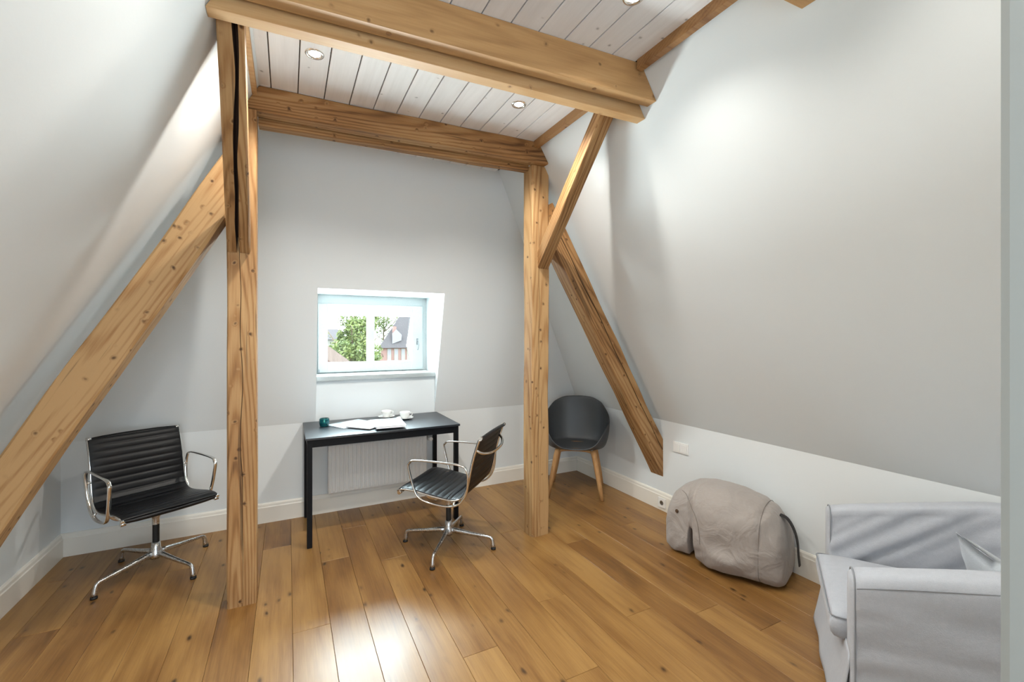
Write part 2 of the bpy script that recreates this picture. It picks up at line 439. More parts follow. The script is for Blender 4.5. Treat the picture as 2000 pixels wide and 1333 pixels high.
# ------------------------------------------------------------------ timber frame
def beam(name, p0, p1, w, d, normal, mat, parent=None, cham=.006, wob=.0, crack=None, cuts=(), step=.05, seed=0, w1=None):
    """squared timber, axis p0-p1, width w, depth d along 'normal' (its front face); crack = (offset, width, depth, drift)"""
    p0, p1 = Vector(p0), Vector(p1); L = (p1-p0).length; X = (p1-p0).normalized()
    Z = Vector(normal); Z = (Z - X*Z.dot(X)).normalized(); Y = Z.cross(X)
    M = Matrix((X, Y, Z)).transposed().to_4x4(); M.translation = p0
    n = max(4, int(L/step)); bm = bmesh.new(); rings = []; crk = []
    for i in range(n+1):
        t = i/n; x = t*L; ww = (w + ((w1 or w)-w)*t)/2; dd = d/2
        def nz(k, s=2.2): return noise.noise(Vector((x*s+seed*7.3, k*11.1, seed)))
        c = [cham*(1+1.6*max(-.5, nz(q, 3.1)) * (1 if wob else 0)) for q in range(4)]
        oy, oz = wob*nz(20, 1.2), wob*.5*nz(21, 1.2)
        e = [wob*.6*nz(q+30) for q in range(4)]
        pts = []
        y0, y1, z0, z1 = -ww+oy+e[0], ww+oy+e[1], -dd+oz+e[2], dd+oz+e[3]*.4
        pts += [(y0, z0+c[0]), (y0+c[0], z0), (y1-c[1], z0), (y1, z0+c[1]), (y1, z1-c[2]), (y1-c[2], z1)]
        if crack:
            off, cw, cdp, dr = crack[:4]
            env = min(1, sin(pi*min(1, max(0, (t-.0)*1.0)))**.5*1.0 + (.6 if (len(crack) > 4) else 0)) if True else 1
            wv = cw*.5*max(.12, min(1, env))*(1+.5*nz(40, 5)); cy = off*ww*2 + dr*(t-.5) + .012*nz(41, 3)
            cy = max(y0+c[3]+wv+.004, min(y1-c[2]-wv-.004, cy))
            crk.append(len(pts))
            pts += [(cy+wv, z1), (cy+wv*.35, z1-cdp), (cy-wv*.35, z1-cdp), (cy-wv, z1)]
        pts += [(y0+c[3], z1), (y0, z1-c[3])]
        rings.append([bm.verts.new((x, a, b)) for a, b in pts])
    m = len(rings[0])
    for a, b in zip(rings, rings[1:]):
        for k in range(m):
            f = bm.faces.new([a[k], a[(k+1) % m], b[(k+1) % m], b[k]])
            if crack and crk[0] <= k <= crk[0]+2: f.material_index = 1
    bm.faces.new(rings[0][::-1]); bm.faces.new(rings[-1])
    bmesh.ops.transform(bm, matrix=M, verts=bm.verts)
    for co, no in cuts:      # keep the side the normal points away from
        r = bmesh.ops.bisect_plane(bm, geom=bm.verts[:]+bm.edges[:]+bm.faces[:], plane_co=co, plane_no=no, clear_outer=True)
        es = [g for g in r['geom_cut'] if isinstance(g, bmesh.types.BMEdge)]
        if es:
            try: bmesh.ops.contextual_create(bm, geom=es)
            except Exception: pass
    bmesh.ops.recalc_face_normals(bm, faces=bm.faces)
    bmesh.ops.transform(bm, matrix=M.inverted(), verts=bm.verts)
    o = add_obj(name, bm, None, mats=[mat, M_crack] if crack else [mat]); o.matrix_world = M
    return o

nR = Vector((1, 0, AR)).normalized(); cR = (Vector((XR-.003, 0, ZK)), nR)
nL = Vector((-1, 0, AL)).normalized(); cL = (Vector((XL+.003, 0, ZK)), nL)

o = beam('timber_post', (-.2195, 2.812, 0), (-.2195, 2.812, 2.665), .136, .130, (0, -1, 0), M_old, cham=.006, wob=.004, crack=(.02, .003, .02, .02), seed=3)
tag(o, 'old pine post standing left of the desk, beside the left swivel chair', 'post')
o = beam('timber_post', (1.622, 2.800, 0), (1.622, 2.800, 2.665), .143, .125, (.05, -1, 0), M_old, cham=.007, wob=.005, crack=(.12, .0025, .02, -.01), seed=5)
tag(o, 'old pine post standing right of the desk, in front of the grey shell chair', 'post')

# knee braces rising from the posts towards the room beam
def brace(p, q, wid, w1, dep, crack, label, seed):
    p, q = Vector(p), Vector(q); X = (q-p).normalized(); n = Vector((0, X.z, -X.y))
    if n.y > 0: n = -n
    n = Vector((0, -abs(X.z), -abs(X.y)))
    off = -n.normalized()*dep/2
    e = X*.16
    o = beam('knee_brace', p+off-e, q+off+e, wid, dep, n, M_old, cham=.005, wob=.003, crack=crack, seed=seed, w1=w1,
             cuts=((Vector((0, 2.744, 0)), Vector((0, 1, 0))), (Vector((0, 1.875, 0)), Vector((0, -1, 0))), (Vector((0, 0, ZC-.002)), Vector((0, 0, 1)))))
    tag(o, label, 'brace'); return o
brace((-.232, 2.745, 1.885), (-.192, 1.92, 2.645), .108, .088, .10, (-.05, .017, .06, -.03, 1), 'old pine brace on the left post, split by a long black crack', 11)
brace((1.645, 2.745, 1.92), (1.585, 1.95, 2.655), .088, .082, .09, (.05, .0025, .015, .0), 'old pine brace on the right post, pale lit left face', 12)

# slanting struts from the posts down into the side walls
def strut(p, q, wid, label, seed, crack, cuts):
    p, q = Vector(p), Vector(q); e = (q-p).normalized()*.35
    o = beam('slanting_strut', p-e*.25, q+e, wid, .14, (0, -1, 0), M_old, cham=.008, wob=.006, crack=crack, cuts=cuts, seed=seed)
    tag(o, label, 'strut'); return o
dpR = .155
d_ = Vector((1.09, 0, -1.861)).normalized(); nn = Vector((d_.z, 0, -d_.x))
a_ = Vector((1.67, 2.75, 2.453)) + nn*dpR/2; b_ = Vector((2.76, 2.75, .592)) + nn*dpR/2
strut(a_, b_, dpR, 'slanting old pine strut from the right post down to the right wall, long dark crack', 21, (.10, .006, .03, .03),
      ((Vector((XR-.002, 0, 0)), Vector((1, 0, 0))), (Vector((1.6965, 0, 0)), Vector((-1, 0, 0)))))
d_ = Vector((-.808, 0, -1.45)).normalized(); nn = Vector((-d_.z, 0, d_.x))
a_ = Vector((-.293, 2.75, 2.384)) + nn*.165/2; b_ = Vector((-1.30, 2.75, .576)) + nn*.165/2
strut(a_, b_, .165, 'slanting old pine strut from the left post down to the left wall, large knots', 22, None,
      ((Vector((XL+.002, 0, 0)), Vector((-1, 0, 0))), (Vector((-.289, 0, 0)), Vector((1, 0, 0)))))

def hbeam(name, f0, f1, th, z0, z1, mat, label, cuts, cham, wob, seed, crack=None):
    """horizontal beam, f0-f1 = its front (camera side) face line"""
    f0, f1 = Vector((*f0, 0)), Vector((*f1, 0)); X = (f1-f0).normalized(); n = Vector((X.y, -X.x, 0))
    z = Vector((0, 0, (z0+z1)/2))
    o = beam(name, f0 - n*th/2 + z, f1 - n*th/2 + z, z1-z0, th, n, mat, cham=cham, wob=wob, cuts=cuts, seed=seed, crack=crack)
    tag(o, label, 'beam'); return o
ez = 2.81-.001
hbeam('ceiling_beam', (-.60, 2.778), (1.95, 2.668), .090, 2.668, ez, M_old, 'old knotty pine beam lying on top of both posts under the boards', (cL, cR), .007, .004, 31)
o = hbeam('ceiling_beam', (-.60, 1.790), (2.0, 1.649), .064, 2.640, ez, M_fresh, 'new smooth spruce beam nearest above, front one of the close pair', (cL, cR), .002, 0, 32)
for x, y in ((.355, 1.772), (1.32, 1.719)):
    pb = bmesh.new(); bm_lathe(pb, [(0, 2.6395), (.011, 2.6392), (.012, 2.642)], 16, x, y)
    q = add_obj('wooden_plug', pb, None, M_strip); q.parent = o; q.matrix_parent_inverse = o.matrix_world.inverted()
hbeam('ceiling_beam', (-.60, 1.873), (2.0, 1.757), .062, 2.600, ez, M_fresh, 'new spruce beam carrying the knee braces, rear one of the close pair', (cL, cR), .002, 0, 33)
hbeam('ceiling_beam', (-.60, .985), (2.0, .880), .064, 2.640, ez, M_fresh, 'spruce beam whose end tip shows at the top edge above the right wall', (cL, cR), .004, 0, 34)
hbeam('rail_beam', (-.150, 2.866), (1.549, 2.782), .07, 2.637, 2.78, M_old, 'thin old pine rail between the posts under the knotty beam', (), .006, .003, 35)

# timber strips where the boards meet the slopes
for i, (y0, y1) in enumerate([(1.845, 2.68), (.965, 1.662), (YF, .888)]):
    box('trim_%d' % (i+1), (1.538, y0, 2.762), (1.572, y1, ZC), M_strip)['kind'] = 'structure'
for i, (y0, y1) in enumerate([(1.925, 2.757), (1.035, 1.770), (YF, .963)]):
    box('trim_%d' % (i+4), (-.200, y0, 2.752), (-.150, y1, ZC), M_fresh)['kind'] = 'structure'

# ------------------------------------------------------------------ ceiling spotlights
def spot(x, y, power, label):
    t = empty('ceiling_spotlight', (x, y, ZC), label=label, cat='spotlight', group='recessed ceiling spotlights')
    lathe('trim_ring', [(.030, .010), (.030, -.001), (.034, -.004), (.041, -.004), (.044, 0), (.044, .001)], M_chrome, t, 32)
    lathe('lamp_glass', [(0, -.0005), (.020, -.0008), (.030, .0006)], M_lamp, t, 24)
    l = bpy.data.lights.new('spot_lamp', 'SPOT'); l.energy = power; l.color = (1.0, .955, .88); l.spot_size = radians(138); l.spot_blend = .55
    l.shadow_soft_size = .022
    lo = bpy.data.objects.new('spot_lamp', l); C.objects.link(lo); lo.location = (x, y, ZC-.014)
lab = ['lit recessed spotlight in the far white boards, left of the two', 'lit recessed spotlight in the far white boards, right of the two near the slanted brace',
       'lit recessed spotlight above the frame, left side in front of the beam pair', 'lit recessed spotlight at the top edge, right side in front of the beam pair',
       'lit recessed spotlight nearest the doorway, left side', 'lit recessed spotlight nearest the doorway, right side']
for (x, y, w_), l in zip(SPOTS, lab): spot(x, y, w_, l)

# ------------------------------------------------------------------ window
wf = empty('window_1', ((NX0+NX1)/2, 4.16, NZ0)); wf['kind'] = 'structure'
def wpart(name, bm, mat, par=wf):
    o = add_obj(name, bm, None, mat); o.parent = wf if par is wf else par
    o.matrix_parent_inverse = Matrix.Translation(wf.location).inverted() if par is wf else Matrix.Identity(4)
    return o
fy = 4.155
def frame_bm(xa, xb, za, zb, tl, tr, tb, tt, y0, y1, bev=.004):
    bm = bmesh.new()
    bm_box(bm, (xa, y0, za), (xa+tl, y1, zb), bev); bm_box(bm, (xb-tr, y0, za), (xb, y1, zb), bev)
    bm_box(bm, (xa+tl-.002, y0, za), (xb-tr+.002, y1, za+tb), bev); bm_box(bm, (xa+tl-.002, y0, zb-tt), (xb-tr+.002, y1, zb), bev)
    return bm
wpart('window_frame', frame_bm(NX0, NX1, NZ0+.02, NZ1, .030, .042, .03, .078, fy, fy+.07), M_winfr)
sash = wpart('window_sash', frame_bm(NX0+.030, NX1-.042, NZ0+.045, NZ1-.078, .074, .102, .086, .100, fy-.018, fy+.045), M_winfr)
bm = bmesh.new(); bm_box(bm, (.640, fy-.020, 1.20), (.700, fy+.03, 1.63), .004); wpart('mullion', bm, M_winfr)
for xa, xb in ((.300, .645), (.695, 1.05)):
    bm = bmesh.new(); bm_box(bm, (xa, fy+.010, 1.20), (xb, fy+.016, 1.63)); wpart('glass_pane', bm, M_glass)
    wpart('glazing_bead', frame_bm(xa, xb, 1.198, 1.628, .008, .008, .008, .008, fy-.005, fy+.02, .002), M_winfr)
bm = bmesh.new(); bm_tube(bm, spline([(1.095, fy-.025, 1.385), (1.095, fy-.045, 1.375), (1.098, fy-.05, 1.35), (1.088, fy-.052, 1.305)], 5), [.006]*16, 8); bm_box(bm, (1.086, fy-.026, 1.355), (1.104, fy-.017, 1.415), .003)
wpart('window_handle', bm, M_steel)
bm = bmesh.new(); bm_box(bm, (.232, fy-.03, 1.12), (.244, fy-.015, 1.15), .002); wpart('hinge', bm, M_steel)
bm = bmesh.new(); bm_box(bm, (NX0+.001, YB-.028, NZ0-.004), (NX1-.001, fy+.02, NZ0+.038), .006); wpart('window_sill', bm, M_winfr)
bm = bmesh.new(); bm_box(bm, (NX1-.008, 3.90, 1.21), (NX1-.0005, 3.95, 1.29), .002); wpart('vent_plate', bm, M_plast)
bm = bmesh.new(); bm_box(bm, (NX1-.0095, 3.912, 1.225), (NX1-.006, 3.922, 1.275)); wpart('vent_slot', bm, M_steel)

# ------------------------------------------------------------------ radiator
rd = empty('radiator', (.69, 3.84, .17), label='white ribbed panel radiator hanging on the wall under the desk', cat='radiator')
bm = bmesh.new(); x0, x1, z0, z1, y0, y1 = .288, 1.088, .170, .568, 3.79, 3.845
n = 24; ribs = []
pr = []
x = x0+.012; stepx = (x1-x0-.024)/n
pr.append((x0, y0+.006)); pr.append((x0+.008, y0))
for i in range(n):
    xa = x+i*stepx; pr += [(xa+.004, y0), (xa+.010, y0+.006), (xa+.015, y0+.006), (xa+.021, y0)]
pr += [(x1-.008, y0), (x1, y0+.006)]
lo_ = []; rows = []
for z, dy in ((z0, .014), (z0+.012, .004), (z0+.025, 0), (z1-.025, 0), (z1-.012, .004), (z1, .014)):
    fl_ = 0 if z0+.02 < z < z1-.02 else 1
    rows.append([bm.verts.new((a, (y0+dy if fl_ else b+dy), z)) for a, b in pr])
for a, b in zip(rows, rows[1:]):
    for i in range(len(pr)-1): bm.faces.new([a[i], a[i+1], b[i+1], b[i]])
def rpart(nm, bm, mat):
    o = add_obj(nm, bm, None, mat); o.parent = rd; o.matrix_parent_inverse = Matrix.Translation(rd.location).inverted(); return o
rpart('ribbed_front', bm, M_rad)
bm = bmesh.new(); bm_box(bm, (x0, y0+.012, z0), (x1, y0+.020, z1), .002); bm_box(bm, (x0, y0+.045, z0+.01), (x1, y0+.062, z1-.01), .004); rpart('rear_panel', bm, M_rad)
for xx in (x0-.001, x1-.005):
    bm = bmesh.new(); bm_box(bm, (xx, y0+.012, z0+.006), (xx+.006, y0+.066, z1-.006), .002); rpart('side_cover', bm, M_rad)
bm = bmesh.new(); bm_box(bm, (x0, y0+.014, z1-.004), (x1, y0+.064, z1+.002), .001); rpart('top_grille', bm, M_rad)
bm = bmesh.new(); bm_tube(bm, [(x1-.004, 3.825, .53), (x1+.035, 3.825, .53)], .009, 10); bm_tube(bm, [(x1+.035, 3.825, .53), (x1+.035, 3.897, .53)], .008, 10)
rpart('valve_pipe', bm, M_chrome)
bm = bmesh.new(); bm_tube(bm, [(x1+.020, 3.825, .53), (x1+.038, 3.78, .53)], [.014, .016], 14); rpart('thermostat_knob', bm, M_plast)
for xx in (.45, .93):
    bm = bmesh.new(); bm_box(bm, (xx, y1+.005, .22), (xx+.02, YB+.0, .25)); rpart('wall_bracket', bm, M_rad); bm = bmesh.new(); bm_box(bm, (xx, y1+.005, .50), (xx+.02, YB, .53)); rpart('wall_bracket', bm, M_rad)

# ------------------------------------------------------------------ sockets
sp = empty('switch_plate', (XR, 2.492, .556), label='white double switch plate on the right wall above the elephant pouf', cat='switch')
def spart(root, nm, lo, hi, mat, bev=.002):
    bm = bmesh.new(); bm_box(bm, lo, hi, bev); o = add_obj(nm, bm, root, mat); return o
spart(sp, 'cover_frame', (-.010, -.0745, -.041), (0, .0745, .041), M_plast, .003)
for y in (-.0355, .0355): spart(sp, 'rocker', (-.0135, y-.030, -.030), (-.0095, y+.030, .030), M_plast)
ws = empty('wall_socket', (XR-.018, 2.672, .066), label='small white socket on the skirting beside the elephant head', cat='socket')
spart(ws, 'cover_frame', (-.009, -.040, -.040), (0, .040, .040), M_plast, .003)
bm = bmesh.new(); bm_tube(bm, [(-.0095, 0, 0), (-.0085, 0, 0)], .019, 20); add_obj('recess', bm, ws, M_steel)

# ------------------------------------------------------------------ desk
dk = empty('desk', (.655, 3.575, 0), label='black metal desk with a thin top under the window', cat='desk')
DX, DY, DZ = .550, .310, .750
bm = bmesh.new(); bm_box(bm, (-DX, -DY, DZ-.016), (DX, DY, DZ), .003); add_obj('tabletop', bm, dk, M_desk)
bm = bmesh.new()
bm_box(bm, (-DX+.012, -DY+.016, DZ-.068), (DX-.012, -DY+.036, DZ-.0165)); bm_box(bm, (-DX+.012, DY-.036, DZ-.068), (DX-.012, DY-.016, DZ-.0165))
bm_box(bm, (-DX+.012, -DY+.036, DZ-.068), (-DX+.032, DY-.036, DZ-.0165)); bm_box(bm, (DX-.032, -DY+.036, DZ-.068), (DX-.012, DY-.036, DZ-.0165))
add_obj('apron', bm, dk, M_blackmt)
for sx in (-1, 1):
    for sy in (-1, 1):
        cx, cy = sx*(DX-.026), sy*(DY-.028); bm = bmesh.new(); bm_box(bm, (cx-.0165, cy-.0165, .004), (cx+.0165, cy+.0165, DZ-.0168), .002)
        lg = add_obj('leg', bm, dk, M_blackmt)
        bm = bmesh.new(); bm_box(bm, (cx-.013, cy-.013, 0), (cx+.013, cy+.013, .005)); add_obj('foot_glide', bm, lg, M_rubber)

# items on the desk
def cup_set(x, y, rz, lab1, lab2):
    s = lathe('saucer', [(0, .004), (.028, .004), (.030, .0), (.036, 0), (.046, .006), (.068, .013), (.070, .015), (.066, .0155), (.045, .010), (.030, .0075), (0, .0075)], M_porc, None, 40, (x, y, DZ))
    tag(s, lab1, 'saucer')
    c = empty('teacup', (x, y, DZ+.0078), rz, label=lab2, cat='cup')
    lathe('bowl', [(0, .004), (.022, .003), (.024, 0), (.027, .001), (.028, .005), (.036, .016), (.041, .034), (.0425, .052), (.0405, .053), (.0385, .034), (.033, .018), (.024, .009), (0, .008)], M_porc, c, 40)
    tube('handle', spline([(.040, 0, .044), (.054, 0, .047), (.061, 0, .037), (.057, 0, .024), (.046, 0, .017), (.037, 0, .019)], 6), .0035, M_porc, c, seg=8)
cup_set(.742, 3.795, -.6, 'white saucer at the rear of the desk under the left cup', 'white cup on its saucer at the rear of the desk, left of the two')
cup_set(.865, 3.665, -.4, 'white saucer under the right cup, nearer the desk front', 'white cup on its saucer nearer the desk front, right of the two')
ch = empty('candle_holder', (.248, 3.655, DZ), label='small dark teal glass tealight holder glowing on the desk', cat='candle holder')
lathe('glass_bowl', [(0, .001), (.026, 0), (.033, .006), (.037, .030), (.036, .052), (.033, .060), (.030, .060), (.033, .050), (.033, .030), (.028, .012), (0, .010)], M_teal, ch, 32)
tl = lathe('tealight', [(0, .011), (.019, .011), (.019, .026), (.017, .026), (.017, .022), (0, .022)], M_porc, ch, 20)
lathe('flame', [(0, .024), (.004, .028), (.005, .034), (.002, .043), (0, .047)], M_flame, ch, 10)
def cover_mat(name, stops, sc=3.0):
    m, nt, p = newmat(name); k = NT(nt); tc = k.n('ShaderNodeTexCoord')
    nz = k.n('ShaderNodeTexNoise', Scale=sc*4, Detail=3.0, Distortion=1.0); k.l(tc.outputs['Object'], nz.inputs['Vector'])
    k.l(k.ramp(nz.outputs[0], stops), p.inputs['Base Color']); p.inputs['Roughness'].default_value = .3
    return m
M_c1 = cover_mat('blue_photo_cover', [(.3, (.42, .62, .80)), (.5, (.70, .80, .86)), (.7, (.72, .42, .45))])
M_c2 = cover_mat('white_pink_cover', [(.3, (.82, .82, .84)), (.55, (.80, .72, .72)), (.75, (.62, .25, .25))])
M_c3 = cover_mat('pale_blue_cover', [(.3, (.66, .78, .88)), (.5, (.82, .86, .90)), (.75, (.84, .82, .82))])
M_ink = simple('blue_print_ink', (.08, .13, .25), .4)
def magazine(cx, cy, rz, z, th, w, h, mat, label, ink=False):
    t = empty('magazine', (cx, cy, DZ+z), rz, label=label, cat='magazine', group='magazines lying on the desk')
    spart(t, 'pages', (-w/2+.002, -h/2+.002, .0006), (w/2-.002, h/2-.002, th-.0006), M_paper, 0)
    for za, zb in ((0, .0006), (th-.0006, th)):
        bm = bmesh.new(); bm_box(bm, (-w/2, -h/2, za), (w/2, h/2, zb)); add_obj('cover', bm, t, mat)
    bm = bmesh.new(); bm_box(bm, (-w/2-.0006, -h/2, 0), (-w/2, h/2, th)); add_obj('spine', bm, t, mat)
    if ink:
        bm = bmesh.new(); xx = -w*.34
        for q in (.022, .026, .018, .03, .02): bm_box(bm, (xx, h/2-.055, th), (xx+q, h/2-.025, th+.0004)); xx += q+.007
        add_obj('cover_print', bm, t, M_ink)
magazine(.440, 3.640, radians(-62), .0005, .006, .215, .285, M_c1, 'blue and pink photo magazine lying leftmost, partly under the others')
magazine(.565, 3.520, radians(-48), .0070, .006, .215, .285, M_c2, 'white magazine with a pink edge, middle one of the three')
magazine(.690, 3.445, radians(-4), .0135, .016, .215, .300, M_c3, 'thick pale magazine with dark blue masthead, on top at the right', True)

# ------------------------------------------------------------------ aluminium swivel chairs
def resample(pts, ds):
    out = [pts[0].copy()]; acc = 0
    for a, b in zip(pts, pts[1:]):
        L = (b-a).length; d = ds-acc
        while d <= L: out.append(a.lerp(b, d/L)); d += ds
        acc = L-(d-ds)
    return out
PROF = [(0, .232, .418), (0, .246, .430), (0, .240, .446), (0, .20, .452), (0, .12, .446), (0, .02, .430), (0, -.08, .416), (0, -.150, .416), (0, -.200, .440), (0, -.226, .490),
        (0, -.243, .560), (0, -.262, .650), (0, -.285, .730), (0, -.308, .795), (0, -.322, .812), (0, -.336, .800)]
def make_swivel_chair():
    root = empty('swivel_chair')
    path = resample(spline(PROF, 10), .0055); n = len(path)
    def frame(i):
        a, b = path[max(0, i-1)], path[min(n-1, i+1)]; t = (b-a).normalized(); return Vector((0, -t.z, t.y)) if True else t
    HW = .236
    def membrane(i0, i1):
        bm = bmesh.new(); top = []; bot = []
        xs = [-1, -.985, -.9, -.7, -.4, 0, .4, .7, .9, .985, 1]
        for i in range(i0, i1):
            u = i*.0055; puff = abs(sin(pi*(u/.044)))**.55
            nv = frame(i); nv = -nv if nv.z < 0 and path[i].y > -.1 else nv
            if path[i].y <= -.1 and nv.y < 0: nv = -nv
            r1, r2 = [], []
            for x in xs:
                e = 1-abs(x)**8; sag = -.006*(1-x*x)
                h = (.004+.0050*puff)*e + .001
                c = path[i] + nv*sag
                r1.append(bm.verts.new((x*HW, 0, 0) if False else (x*HW, (c+nv*h).y, (c+nv*h).z)))
                r2.append(bm.verts.new((x*HW, (c-nv*h*.8).y, (c-nv*h*.8).z)))
            top.append(r1); bot.append(r2)
        m = len(xs)
        for i in range(len(top)-1):
            for k in range(m-1):
                bm.faces.new([top[i][k], top[i+1][k], top[i+1][k+1], top[i][k+1]]); bm.faces.new([bot[i][k], bot[i][k+1], bot[i+1][k+1], bot[i+1][k]])
            bm.faces.new([top[i][0], bot[i][0], bot[i+1][0], top[i+1][0]]); bm.faces.new([top[i][-1], top[i+1][-1], bot[i+1][-1], bot[i][-1]])
        for r in (0, -1):
            for k in range(m-1): bm.faces.new([top[r][k], top[r][k+1], bot[r][k+1], bot[r][k]])
        bmesh.ops.recalc_face_normals(bm, faces=bm.faces); sm(bm); return bm
    ib = min(range(n), key=lambda i: (path[i]-Vector((0, -.200, .440))).length)
    add_obj('seat', membrane(0, ib+1), root, M_black); add_obj('backrest', membrane(ib, n), root, M_black)
    for s in (-1, 1):
        pp = [path[i]-frame(i)*(.008 if path[i].y > -.18 else -.008)*(-1 if path[i].y > -.18 and frame(i).z < 0 else 1)+Vector((s*.234, 0, 0)) for i in range(4, n-4, 3)]
        sf = tube('side_rail', pp, .0095, M_chrome, root, seg=10, flat=.65, up=(1, 0, 0))
        for c in (path[2], path[-4]): tube('rail_end_cap', [(s*.218, c.y, c.z-.004), (s*.241, c.y, c.z-.004)], .0125, M_chrome, sf, seg=16)
        loop = [(s*.262, .150, .628), (s*.262, .158, .600), (s*.258, .125, .475), (s*.255, .085, .408), (s*.252, .0, .380), (s*.250, -.11, .372), (s*.250, -.185, .395), (s*.252, -.232, .455),
                (s*.256, -.250, .540), (s*.262, -.245, .608), (s*.264, -.205, .640), (s*.264, -.06, .648), (s*.264, .115, .646)]
        tube('armrest', spline(loop, 6, True), .0105, M_chrome, root, seg=10, closed=True, flat=.62, up=(1, 0, 0))
        tube('armrest_bolt', [(s*.232, -.150, .404), (s*.255, -.150, .384)], .007, M_chrome, root, seg=8)
        tube('armrest_bolt', [(s*.236, -.245, .56), (s*.258, -.249, .56)], .006, M_chrome, root, seg=8)
    tube('seat_spreader', spline([(-.228, .045, .425), (-.195, .035, .392), (-.11, .015, .362), (0, 0, .350), (.11, .015, .362), (.195, .035, .392), (.228, .045, .425)], 6), .013, M_chrome, root, seg=10, flat=.6)
    tube('seat_spreader', spline([(-.228, -.130, .405), (-.16, -.10, .372), (-.06, -.02, .350), (0, 0, .348), (.06, -.02, .350), (.16, -.10, .372), (.228, -.130, .405)], 6), .011, M_chrome, root, seg=10, flat=.6)
    tube('back_spreader', spline([(-.228, -.290, .735), (-.205, -.320, .712), (-.12, -.345, .695), (0, -.352, .690), (.12, -.345, .695), (.205, -.320, .712), (.228, -.290, .735)], 6), .009, M_chrome, root, seg=10)
    lathe('column_sleeve', [(0, .352), (.030, .350), (.034, .342), (.022, .330), (.0195, .320), (.0195, .285)], M_alu, root, 24)
    lathe('column', [(.0175, .290), (.0175, .165)], M_rubber, root, 24)
    lathe('hub', [(.0175, .175), (.022, .174), (.024, .140), (.034, .112), (.038, .095), (.030, .078), (0, .076)], M_alu, root, 24)
    for q in range(4):
        a = radians(45+90*q); R_ = lambda r, z: (r*cos(a), r*sin(a), z)
        lg = tube('leg', [R_(.02, .108), R_(.06, .106), R_(.15, .094), R_(.25, .084), R_(.292, .079), R_(.303, .072), R_(.307, .060), R_(.312, .030), R_(.315, .012)],
                  [.019, .017, .0135, .011, .0105, .011, .0115, .0145, .016], M_alu, root, seg=12, flat=.85)
        gb = bmesh.new(); bm_tube(gb, [R_(.3155, .013), R_(.316, .0)], [.0165, .0165], 14); add_obj('glide', gb, lg, M_rubber)
    return root
def children(o): return [c for c in bpy.data.objects if c.parent == o]
def copy_tree(o, parent=None):
    c = o.copy(); C.objects.link(c); c.parent = parent
    for k in children(o): copy_tree(k, c)
    return c
def place(o, x, y, fwd, z=0): o.location = (x, y, z); o.rotation_euler = (0, 0, atan2(fwd[1], fwd[0])-pi/2)

c1 = make_swivel_chair(); 
c2 = copy_tree(c1)
place(c1, -.725, 3.415, (.51, -.86)); tag(c1, 'black ribbed swivel armchair with polished frame, left of the left post', 'chair', 'black ribbed swivel chairs')
place(c2, .985, 2.90, (-.72, .69)); tag(c2, 'black ribbed swivel armchair seen from behind at the desk', 'chair', 'black ribbed swivel chairs')
# the star bases stand turned independently of the seats
for ch_, ang in ((c1, 0), (c2, radians(8))):
    for q in children(ch_):
        if q.name.split('.')[0] in ('leg', 'hub'): q.rotation_euler = (0, 0, -ch_.rotation_euler.z + ang)

# ------------------------------------------------------------------ grey shell chair
sc = empty('shell_chair', label='grey plastic tub chair with oak legs in the corner behind the right post', cat='chair')
def shell_pt(th, v):
    cb = max(0, cos(th))          # th=0 is the back
    back = cb**1.2; side = abs(sin(th)); front = max(0, -cos(th))
    H = .445 + (.855-.445)*(back**.8) if False else 0
    # rim height
    a = abs(((th+pi) % (2*pi))-pi)/pi        # 0 back .. 1 front
    pts = [(0, .850), (.12, .842), (.25, .80), (.36, .735), (.47, .685), (.58, .655), (.66, .63), (.74, .56), (.82, .485), (.90, .448), (1, .438)]
    for (a0, h0), (a1, h1) in zip(pts, pts[1:]):
        if a0 <= a <= a1: t = (a-a0)/(a1-a0); H = h0+(h1-h0)*t
    rx, ry = .300, (.265 if cos(th) > 0 else .235)
    lean = 1.0
    ex = .8
    cx = math.copysign(abs(sin(th))**ex, sin(th)); cy = -math.copysign(abs(cos(th))**ex, cos(th))
    if v < .5:
        f = v/.5; r = .80*f; z = .430 - .012*(1-f*f)
    else:
        f = (v-.5)/.5; r = .80 + .20*sin(f*pi/2)**.8 if H > .5 else .80+.20*f
        z = .430 + (H-.430)*(f**1.5)
    return Vector((cx*rx*r, cy*ry*r - .03*max(0, (z-.5))/.35*cb, z))
bm = bmesh.new(); NT_, NV = 56, 22; rows = []
cen = bm.verts.new(shell_pt(0, 0))
for j in range(1, NV+1): rows.append([bm.verts.new(shell_pt(2*pi*i/NT_, j/NV)) for i in range(NT_)])
for i in range(NT_): bm.faces.new([cen, rows[0][i], rows[0][(i+1) % NT_]])
for a, b in zip(rows, rows[1:]):
    for i in range(NT_): bm.faces.new([a[i], b[i], b[(i+1) % NT_], a[(i+1) % NT_]])
bmesh.ops.recalc_face_normals(bm, faces=bm.faces); sm(bm)
sh = add_obj('seat_shell', bm, sc, M_grey); md = sh.modifiers.new('s', 'SOLIDIFY'); md.thickness = .009; md.offset = 0
md = sh.modifiers.new('ss', 'SUBSURF'); md.levels = 1; md.render_levels = 1
for sx in (-1, 1):
    for sy in (-1, 1):
        tube('leg', [(sx*.155, sy*.135, .415), (sx*.170, sy*.150, .36), (sx*.215, sy*.195, .12), (sx*.236, sy*.214, .0)], [.025, .025, .020, .0145], M_oakleg, sc, seg=12)
for sy in (-1, 1):
    tube('seat_rail', spline([(-.160, sy*.138, .395), (-.10, sy*.138, .412), (0, sy*.138, .417), (.10, sy*.138, .412), (.160, sy*.138, .395)], 4), .013, M_oakleg, sc, seg=8)
place(sc, 2.385, 3.375, (-.62, -.78))

